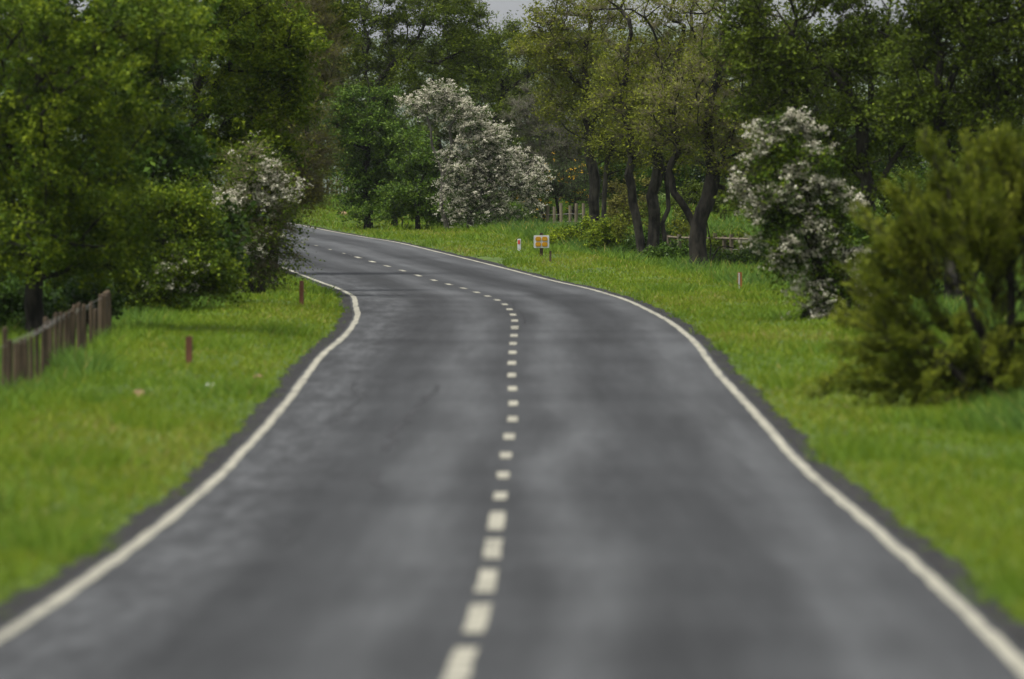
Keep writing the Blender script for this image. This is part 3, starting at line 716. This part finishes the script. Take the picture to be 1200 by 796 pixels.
make_tree("leafy_tree", "shaded tree far behind the willow bush", "tree", 1130, 250,
          [[(1130, 300), (1128, 200), (1135, 100)]],
          [(1120, 100, 90, 110, 2), (1190, 180, 70, 100, 1.4), (1100, 250, 90, 50, 1)], 47, leaf='leaf_olive', n_t=110, n_tw=1600, n_lf=13000, size=.10, r0=.18)

# --- low growth under the far trees
BUSH = [
    ("nettle_clump", "dark green nettle clump at the foot of the twin trunked tree", "plant", 790, 240, [(788, 308, 30, 20, 1), (772, 306, 18, 14, .6)], 'leaf_dark', 3600, .42),
    ("nettle_clump", "green nettle clump at the foot of the forked tree trunk", "plant", 848, 231, [(852, 310, 30, 13, 1), (880, 306, 24, 12, .6)], 'leaf_dark', 2600, .5),
    ("bramble_bush", "pale green bramble bush behind the amber reflector board", "bush", 676, 256, [(680, 282, 30, 18, 1.4), (660, 288, 22, 10, .7), (705, 288, 22, 14, .8)], 'leaf_fresh', 3000, .66),
    ("bramble_bush", "tangled dark brambles at the foot of the straight trunk by the gorse", "bush", 690, 259, [(690, 286, 20, 14, 1), (672, 276, 20, 14, .7), (712, 290, 16, 12, .6)], 'leaf_dark', 2400, .4),
    ("bramble_bush", "dark tangle of brambles between the twin trunks", "bush", 757, 246, [(745, 296, 18, 16, 1), (770, 292, 18, 20, 1)], 'leaf_dark', 2200, .38),
    ("bramble_bush", "brambles growing through the rail fence right of the forked tree", "bush", 866, 239, [(868, 290, 26, 16, 1), (842, 294, 14, 14, .6)], 'leaf_olive', 2200, .42),
    ("bramble_bush", "bramble bush below the slim grey trunk", "bush", 728, 250, [(726, 292, 20, 18, 1), (712, 280, 18, 20, .8)], 'leaf_fresh', 2000, .52),
    ("leafy_bush", "leafy saplings growing between the twin trunks and the forked tree", "bush", 800, 248, [(800, 272, 20, 26, 1.2), (736, 266, 14, 26, .8)], 'leaf_yellow', 1200, .5),
    ("bramble_bush", "dark bramble skirt under the drooping right side of the white hawthorn", "bush", 590, 285, [(585, 256, 46, 12, 1), (620, 250, 22, 14, .6)], 'leaf_dark', 2200, .45),
    ("bramble_bush", "green weeds around the foot of the ivy tree", "bush", 470, 288, [(460, 252, 46, 10, 1), (520, 256, 30, 8, .6)], 'leaf_dark', 2200, .66),
    ("bramble_bush", "bramble bush at the foot of the drooping right verge hawthorn", "bush", 1010, 154, [(1000, 382, 34, 14, 1), (1030, 386, 30, 14, .7)], 'leaf_fresh', 2400, .38),
    ("leafy_bush", "leafy shoots below the willow bush", "bush", 1110, 109, [(1110, 458, 45, 22, 1), (1165, 465, 45, 24, 1)], 'leaf_fresh', 4000, .62),
    ("leafy_bush", "brownish bush between the slim grey trunk and the twin trunks", "bush", 728, 270, [(725, 255, 30, 36, 1), (745, 240, 26, 30, .8)], 'leaf_brown', 3600, .4),
    ("leafy_bush", "dull green bush behind the twin trunks and the rail fence", "bush", 790, 268, [(785, 255, 36, 34, 1), (812, 240, 30, 34, .8)], 'leaf_olive', 3800, .35),
    ("leafy_bush", "dull bush behind the rail fence right of the forked tree", "bush", 870, 282, [(862, 245, 40, 26, 1), (895, 250, 36, 34, .8)], 'leaf_olive', 3800, .35),
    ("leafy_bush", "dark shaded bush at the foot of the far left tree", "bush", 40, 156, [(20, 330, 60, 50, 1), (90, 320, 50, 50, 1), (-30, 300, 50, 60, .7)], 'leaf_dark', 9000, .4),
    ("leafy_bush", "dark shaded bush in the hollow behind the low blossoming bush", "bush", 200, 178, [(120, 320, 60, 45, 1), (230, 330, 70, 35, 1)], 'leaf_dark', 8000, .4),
    ("leafy_bush", "dark leafy bush added to bring shade close behind the left end of the stake fence", "bush", -5, 152, [(-10, 365, 50, 40, 1), (40, 375, 36, 26, .8)], 'leaf_dark', 7000, .4),  # added so the bright strip behind the fence turns shady
    ("leafy_bush", "added low bush with leaves darkened to stand for the shade between the stake fence and the far left trunk", "bush", 20, 142, [(-15, 378, 50, 34, 1), (40, 372, 44, 30, .9), (88, 362, 34, 24, .7)], 'leaf_dark', 8000, .22),  # added bush, low leaf tint paints the deep shade behind the fence
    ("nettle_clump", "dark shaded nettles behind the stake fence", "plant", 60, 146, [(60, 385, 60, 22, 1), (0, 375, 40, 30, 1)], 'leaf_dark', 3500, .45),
]
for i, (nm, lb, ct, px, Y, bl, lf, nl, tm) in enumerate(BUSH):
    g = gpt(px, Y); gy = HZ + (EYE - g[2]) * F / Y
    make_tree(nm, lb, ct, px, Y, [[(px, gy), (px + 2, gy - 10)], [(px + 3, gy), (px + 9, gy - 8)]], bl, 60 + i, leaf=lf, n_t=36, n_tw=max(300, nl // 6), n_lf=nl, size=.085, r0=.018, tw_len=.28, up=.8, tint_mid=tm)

# --- overgrown hedges closing the view behind the trees
def hedge(label, x0, x1, Y, h0, h1, seed, leaf='leaf_dark', n=26000, tm=.38):
    c = (x0 + x1) / 2; g = gpt(c, Y); gy = HZ + (EYE - g[2]) * F / Y; r = random.Random(seed); w = (x1 - x0) / 12
    bl = [(x0 + w * (i + .5), gy - r.uniform(h0, h1) * .55, w * .8, r.uniform(h0, h1) * .5, 1, r.uniform(-1.5, 1.5)) for i in range(12)]
    tr = [[(x0 + w * (i + .5) + r.uniform(-6, 6), gy), (x0 + w * (i + .5) + r.uniform(-9, 9), gy - h0 * .6)] for i in range(12)]
    make_tree("hedge", label, "hedge", c, Y, tr, bl, seed, leaf=leaf, n_t=170, n_tw=3600, n_lf=n, size=.13, r0=.05, tint_mid=tm, tw_len=.5, up=.7)
hedge("overgrown dark hedge behind the trees right of the bend", 700, 1010, 300, 55, 95, 301)
hedge("overgrown dark hedge behind the trees at the far right", 1000, 1290, 290, 60, 110, 302)
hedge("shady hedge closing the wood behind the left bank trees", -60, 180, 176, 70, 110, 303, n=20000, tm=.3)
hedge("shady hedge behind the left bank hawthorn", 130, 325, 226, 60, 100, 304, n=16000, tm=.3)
hedge("grey green hedge behind the gorse and the reflector board fence", 560, 720, 318, 45, 75, 305, leaf='leaf_far', n=14000)

# --- background wood: individual trees behind the fence, each a little different
def background():
    rng = np.random.default_rng(77)
    spots = [(300, 345, -30), (372, 352, 60), (410, 360, 40), (455, 372, 40), (510, 380, 40), (555, 376, 50), (600, 392, 48), (645, 372, 60), (690, 366, 40), (735, 352, 40), (785, 362, 40), (835, 352, 40), (885, 346, 30), (930, 352, 40), (985, 340, 10), (1050, 340, 20), (1120, 335, 10), (1190, 330, 10), (230, 330, -50), (150, 320, -50), (60, 320, -50)]
    where = ["far behind the left bank", "behind the small far fence", "behind the ivy tree", "behind the left part of the tall olive tree", "behind the curved bare limb",
             "behind the blossoming hawthorn's crown", "under the patch of sky", "behind the bare grey tree", "behind the tall straight trunk", "behind the slim grey trunk",
             "behind the twin trunks", "behind the forked tree", "right of the forked tree", "behind the drooping hawthorn", "behind the forking limbs", "left of the straight grey trunk",
             "behind the straight grey trunk", "beyond the willow bush", "behind the big spreading left tree", "in the middle of the left wood", "at the far left of the left wood"]
    protos = {}
    for i, ((px, Y, top), wh) in enumerate(zip(spots, where)):
        gy = HZ + (EYE - gpt(px, Y)[2]) * F / Y
        hpx = gy - top; w = (52 if 250 < px < 940 else 72) + 14 * rng.uniform(-1, 1)
        kind = ['leaf_far', 'leaf_olive', 'leaf_far'][i % 3]
        bl = [(px, top + hpx * .22, w * .8, hpx * .24, 1.4), (px - w * .4, top + hpx * .5, w * .9, hpx * .28, 1.5), (px + w * .4, top + hpx * .52, w * .9, hpx * .28, 1.5), (px, top + hpx * .78, w * 1.1, hpx * .2, 1.2)]
        make_tree("wood_tree", "grey green tree of the background wood " + wh, "tree", px, Y,
                  [[(px, gy), (px + 4, gy - hpx * .3), (px - 3, gy - hpx * .6), (px, gy - hpx * .9)]], bl, 200 + i, leaf=kind, bark='bark_mid', twig='twig_grey',
                  n_t=90, n_tw=1500, n_lf=7500, size=.14, r0=.15, group="trees of the background wood", tw_r=.009)
background()

# ------------------------------------------------------------------ fences
def stake_fence():
    rng = random.Random(5)
    root = empty("stake_fence", gpt(80, 121)); tag(root, "rough brown wooden stake fence at the left edge below the trees", "fence")
    b = Vector(root.location)
    # (px, top row, bottom row, distance)
    posts = [(-14, 408, 468, 105), (4, 384, 462, 107), (18, 402, 461, 108), (29, 402, 458, 110), (44, 386, 443, 113), (31, 396, 447, 112), (55, 372, 428, 116), (66, 367, 430, 118), (76, 366, 424, 120.5), (85, 358, 422, 123),
             (93, 355, 424, 125), (100, 360, 420, 127), (106, 354, 425, 129), (112, 362, 418, 131), (60, 376, 432, 117), (50, 384, 438, 114.5), (71, 366, 426, 119.4), (96.5, 357, 421, 126), (10, 398, 460, 106.5), (23, 398, 456, 109.2), (81, 364, 424, 122), (37, 394, 446, 111), (119, 345, 421, 133), (125.5, 342, 421, 135)]
    tops = []
    for i, (px, t, bt, Y) in enumerate(posts):
        g = Vector(gpt(px, Y)); top = at(px, t, Y)
        hgt = max(.45, top[2] - g.z)
        m = MB(); r = (.036 if i < len(posts) - 2 else .085) * rng.uniform(.85, 1.1)
        lean = Vector((rng.uniform(-.03, .03), rng.uniform(-.03, .03), 0))
        p0 = g - b - Vector((0, 0, .1)); p1 = g - b + lean * .7 + Vector((0, 0, hgt * .97)); p2 = g - b + lean + Vector((rng.uniform(-.012, .012), 0, hgt))
        m.tube(p0, p1, r, r * .93, 7, True); m.tube(p1, p2, r * .93, r * .6, 7, True)
        m.build("post", M['post_wood'], root)
        if i not in (1, 5): tops.append(p0 + Vector((0, -.05, .1 + hgt * .5 + .42)))
    for dz in (.06,):
        m = MB()
        for p, q in zip(tops[:-1], tops[1:]):
            s = Vector((0, 0, dz + .01)); mid = (p + q) / 2 - s - Vector((0, 0, .008))
            m.tube(p - s, mid, .0035, .0035, 4, False); m.tube(mid, q - s, .0035, .0035, 4, False)
        m.build("wire", M['wire'], root)
stake_fence()

def field_fence(label, pts, mat, r=.05, hh=1.0, rails=(), wires=()):
    """pts: (px, distance); posts with rails or wires between them"""
    rng = random.Random(len(pts) * 7 + int(pts[0][0]))
    root = empty("post_fence", gpt(*pts[0])); tag(root, label, "fence")
    b = Vector(root.location); tops = []
    for px, Y in pts:
        g = Vector(gpt(px, Y)) - b; h = hh * rng.uniform(.92, 1.06); m = MB(); l = Vector((rng.uniform(-.03, .03), 0, 0))
        m.tube(g - Vector((0, 0, .1)), g + l + Vector((0, 0, h)), r * 1.05, r * .95, 7); m.build("post", M[mat], root); tops.append(g)
    for z in rails:
        for p, q in zip(tops[:-1], tops[1:]):
            m = MB(); d = (q - p).normalized() * .03; m.tube(p + Vector((0, -.06, z)) - d, q + Vector((0, -.06, z)) + d, .038, .034, 5); m.build("rail", M[mat], root)
    for z in wires:
        m = MB()
        for p, q in zip(tops[:-1], tops[1:]): m.tube(p + Vector((0, 0, z)), q + Vector((0, 0, z)), .008, .008, 4, False)
        m.build("wire", M['wire'], root)
field_fence("pale post and rail fence behind the forked tree", [(784, 242), (796, 241), (808, 240.5), (838, 239), (848, 238.5), (858, 238), (868, 237.5), (881, 237)], 'brown_wood', .06, .84, rails=(.74,), wires=(.45, .2))
field_fence("pale wooden post fence behind the reflector board below the gorse", [(641, 281), (650, 280), (658, 279), (668, 279), (675, 278), (684, 278)], 'pale_wood', .055, .82, wires=(.5, .25))
field_fence("small distant stake fence at the bend left of the ivy tree", [(384, 352), (389, 351), (394, 350), (399, 350), (404, 349), (409, 348), (414, 347)], 'pale_wood', .055, .85, rails=(.6,))

# ------------------------------------------------------------------ markers, reflector board, small litter
def reflector_board():
    Y = 236.0; g = gpt(634.5, Y)
    root = empty("reflector_board", g, R(3)); tag(root, "small white board with four amber reflectors on a dark post", "sign")
    k = Y / F; c = EYE - (283.3 - HZ) * k - g[2]
    m = MB(); m.box((0, .045, (c + .24) / 2 - .05), (.085, .07, c + .24 + .1), .012); m.build("post", M['post_wood'], root)
    m = MB(); m.box((0, 0, c), (.42, .02, .345), .02); bd = m.build("board", M['white_board'], root)
    for sx in (-1, 1):
        for sz in (-1, 1):
            m = MB(); m.box((sx * .088, -.018, c + sz * .074), (.152, .016, .122), .032); m.box((sx * .088, -.0285, c + sz * .074), (.12, .005, .092), .026)
            m.build("reflector", M['amber'], root)
reflector_board()

def marker(name, label, px, top, foot, w, mat, cap=None, group=None, strip_x=0.0):
    g = gpx(px, foot + 2, 90); Y = g[1]; h = max(.2, EYE - (top - HZ) * Y / F - g[2])
    root = empty(name, g, random.Random(int(px)).uniform(-.3, .3)); tag(root, label, "marker post", group)
    m = MB(); m.box((0, 0, h / 2 - .06), (w, w * .8, h + .12), w * .12); m.build("post", M[mat], root)
    if cap:
        m = MB(); m.box((strip_x * w, -w * .42, h * (.72 if strip_x == 0 else .55)), (w * (.7 if strip_x == 0 else .32), .012, h * (.34 if strip_x == 0 else .8)), .004); m.build("reflector", M[cap], root)
    return root
gg = "wooden marker posts along the verges"
marker("marker_post", "reddish brown wooden marker post on the grass near the stake fence", 221.5, 394, 427, .085, 'red_wood', group=gg)
marker("marker_post", "reddish brown wooden marker post beside the inside of the bend", 353.5, 329, 357, .075, 'red_wood', group=gg)
marker("marker_post", "white marker post with a red mark left of the reflector board", 608.5, 280, 292, .09, 'white_board', 'red_paint', group=gg)
marker("marker_post", "thin dark stake just right of the reflector board", 645, 294, 306, .05, 'post_wood', group=gg)
marker("marker_post", "orange brown marker stake with a white edge below the right trees", 867, 319, 340, .08, 'orange_wood', 'white_board', group=gg, strip_x=-.3)

def lump(name, label, cat, px, py, sz, mat, seed, Y0=60):
    g = gpx(px, py, Y0); rng = random.Random(seed)
    V, Fc = [], []; n, rows = 10, 4
    for j in range(rows):
        t = j / (rows - 1) * math.pi / 2
        for i in range(n):
            a = 2 * math.pi * i / n; q = rng.uniform(.75, 1.2)
            V.append((math.cos(a) * math.cos(t) * sz[0] / 2 * q, math.sin(a) * math.cos(t) * sz[1] / 2 * q, math.sin(t) * sz[2] * rng.uniform(.8, 1.1) - .02))
    for j in range(rows - 1):
        for i in range(n): Fc.append((j * n + i, j * n + (i + 1) % n, (j + 1) * n + (i + 1) % n, (j + 1) * n + i))
    me = bpy.data.meshes.new(name); me.from_pydata(V, [], Fc); me.update(); me.materials.append(M[mat])
    o = link(bpy.data.objects.new(name, me)); o.location = g; tag(o, label, cat)
lump("litter", "crumpled white litter lying on the left verge grass", "litter", 245, 456, (.2, .25, .09), 'rag', 1)
lump("earth_mound", "small brown molehill on the left verge near the stake fence", "molehill", 163, 464, (.22, .5, .09), 'dry_earth', 2)
lump("earth_mound", "low sandy mound on the far verge before the ivy tree", "molehill", 402, 252, (.42, .9, .16), 'dry_earth', 4, 280)
lump("earth_mound", "small brown clod at the edge of the left verge", "molehill", 303, 443, (.16, .4, .07), 'dry_earth', 5)

# ------------------------------------------------------------------ grass
def build_grass():
    rng = np.random.default_rng(99)
    def cells(n, y0, y1, pw):
        t = rng.uniform(0, 1, n)
        return y0 + (y1 - y0) * t ** pw
    n = 640000
    Y = cells(n, 44, 345, 1.15)
    half = 640 * Y / F + 1.2
    X = rng.uniform(-1, 1, n) * half
    dl = road_l(Y) - X; dr = X - road_r(Y); d = np.maximum(dl, dr); isl = dl > dr
    lim = .10 + edge_w(Y, 1) * isl + edge_w(Y, 4) * (~isl)
    lim = lim - .16 * (rng.uniform(0, 1, n) < .10) * rng.uniform(0, 1, n) + .05 * np.sin(Y * 3.1 + 2 * np.sin(Y * .9)) + .045 * np.sin(Y * 7.3 + 3 * np.sin(Y * 1.7)) + rng.normal(0, .03, n)
    keep = (d > lim) & (d < 16)
    keep &= rng.uniform(0, 1, n) < np.where(d < 9, 1, .5)
    X, Y, d, isl = X[keep], Y[keep], d[keep], isl[keep]; n = len(X); lim = lim[keep]
    z = ground(X, Y)
    pn = wob(X * .8 + 3, Y * .22); pn2 = wob(X * 2.1, Y * .6 + 5); pn3 = wob(X * .5 + 9, Y * .12 + 2)
    tall = sstep(2.3, 3.6, d - np.where(isl, 0, 1.0 * sstep(120, 170, Y)) + .8 * pn3 + .4 * pn2) * np.where(isl, .75, 1.0)
    tuft = (pn2 > .55).astype(float)
    hgt = (.055 + .035 * (pn2 + 1) * .5 + .19 * tall + .09 * tuft) * rng.uniform(.5, 1.35, n)
    hgt *= .45 + .55 * sstep(0, .35, d - lim)
    wd = (.006 + .00005 * Y) * rng.uniform(.8, 1.5, n) * (1 + .4 * tall)
    a = rng.uniform(0, 2 * math.pi, n); lean = rng.uniform(.3, 1.5, n) * hgt; la = rng.uniform(0, 2 * math.pi, n)
    ux, uy = np.cos(a) * wd, np.sin(a) * wd
    V = np.zeros((n, 3, 3))
    V[:, 0] = np.stack([X - ux, Y - uy, z - .01], 1); V[:, 1] = np.stack([X + ux, Y + uy, z - .01], 1)
    V[:, 2] = np.stack([X + np.cos(la) * lean, Y + np.sin(la) * lean, z + hgt], 1)
    tint = .70 + .14 * pn - (.36 + .12 * pn3) * tall - .20 * tuft + rng.normal(0, .10, n) - .10 * sstep(.25, 0, d - lim) + .06 * pn2
    dry = rng.uniform(0, 1, n) < (.02 + .05 * (pn3 > .5) + .04 * tall); tint[dry] = rng.uniform(.85, 1, dry.sum())
    o = mesh_np("grass", V.reshape(-1, 3), np.arange(n * 3).reshape(n, 3), M['grass'], tint=np.clip(tint, 0, 1))
    tag(o, "fresh green grass on the verges of the road", "grass", kind='stuff')
build_grass()
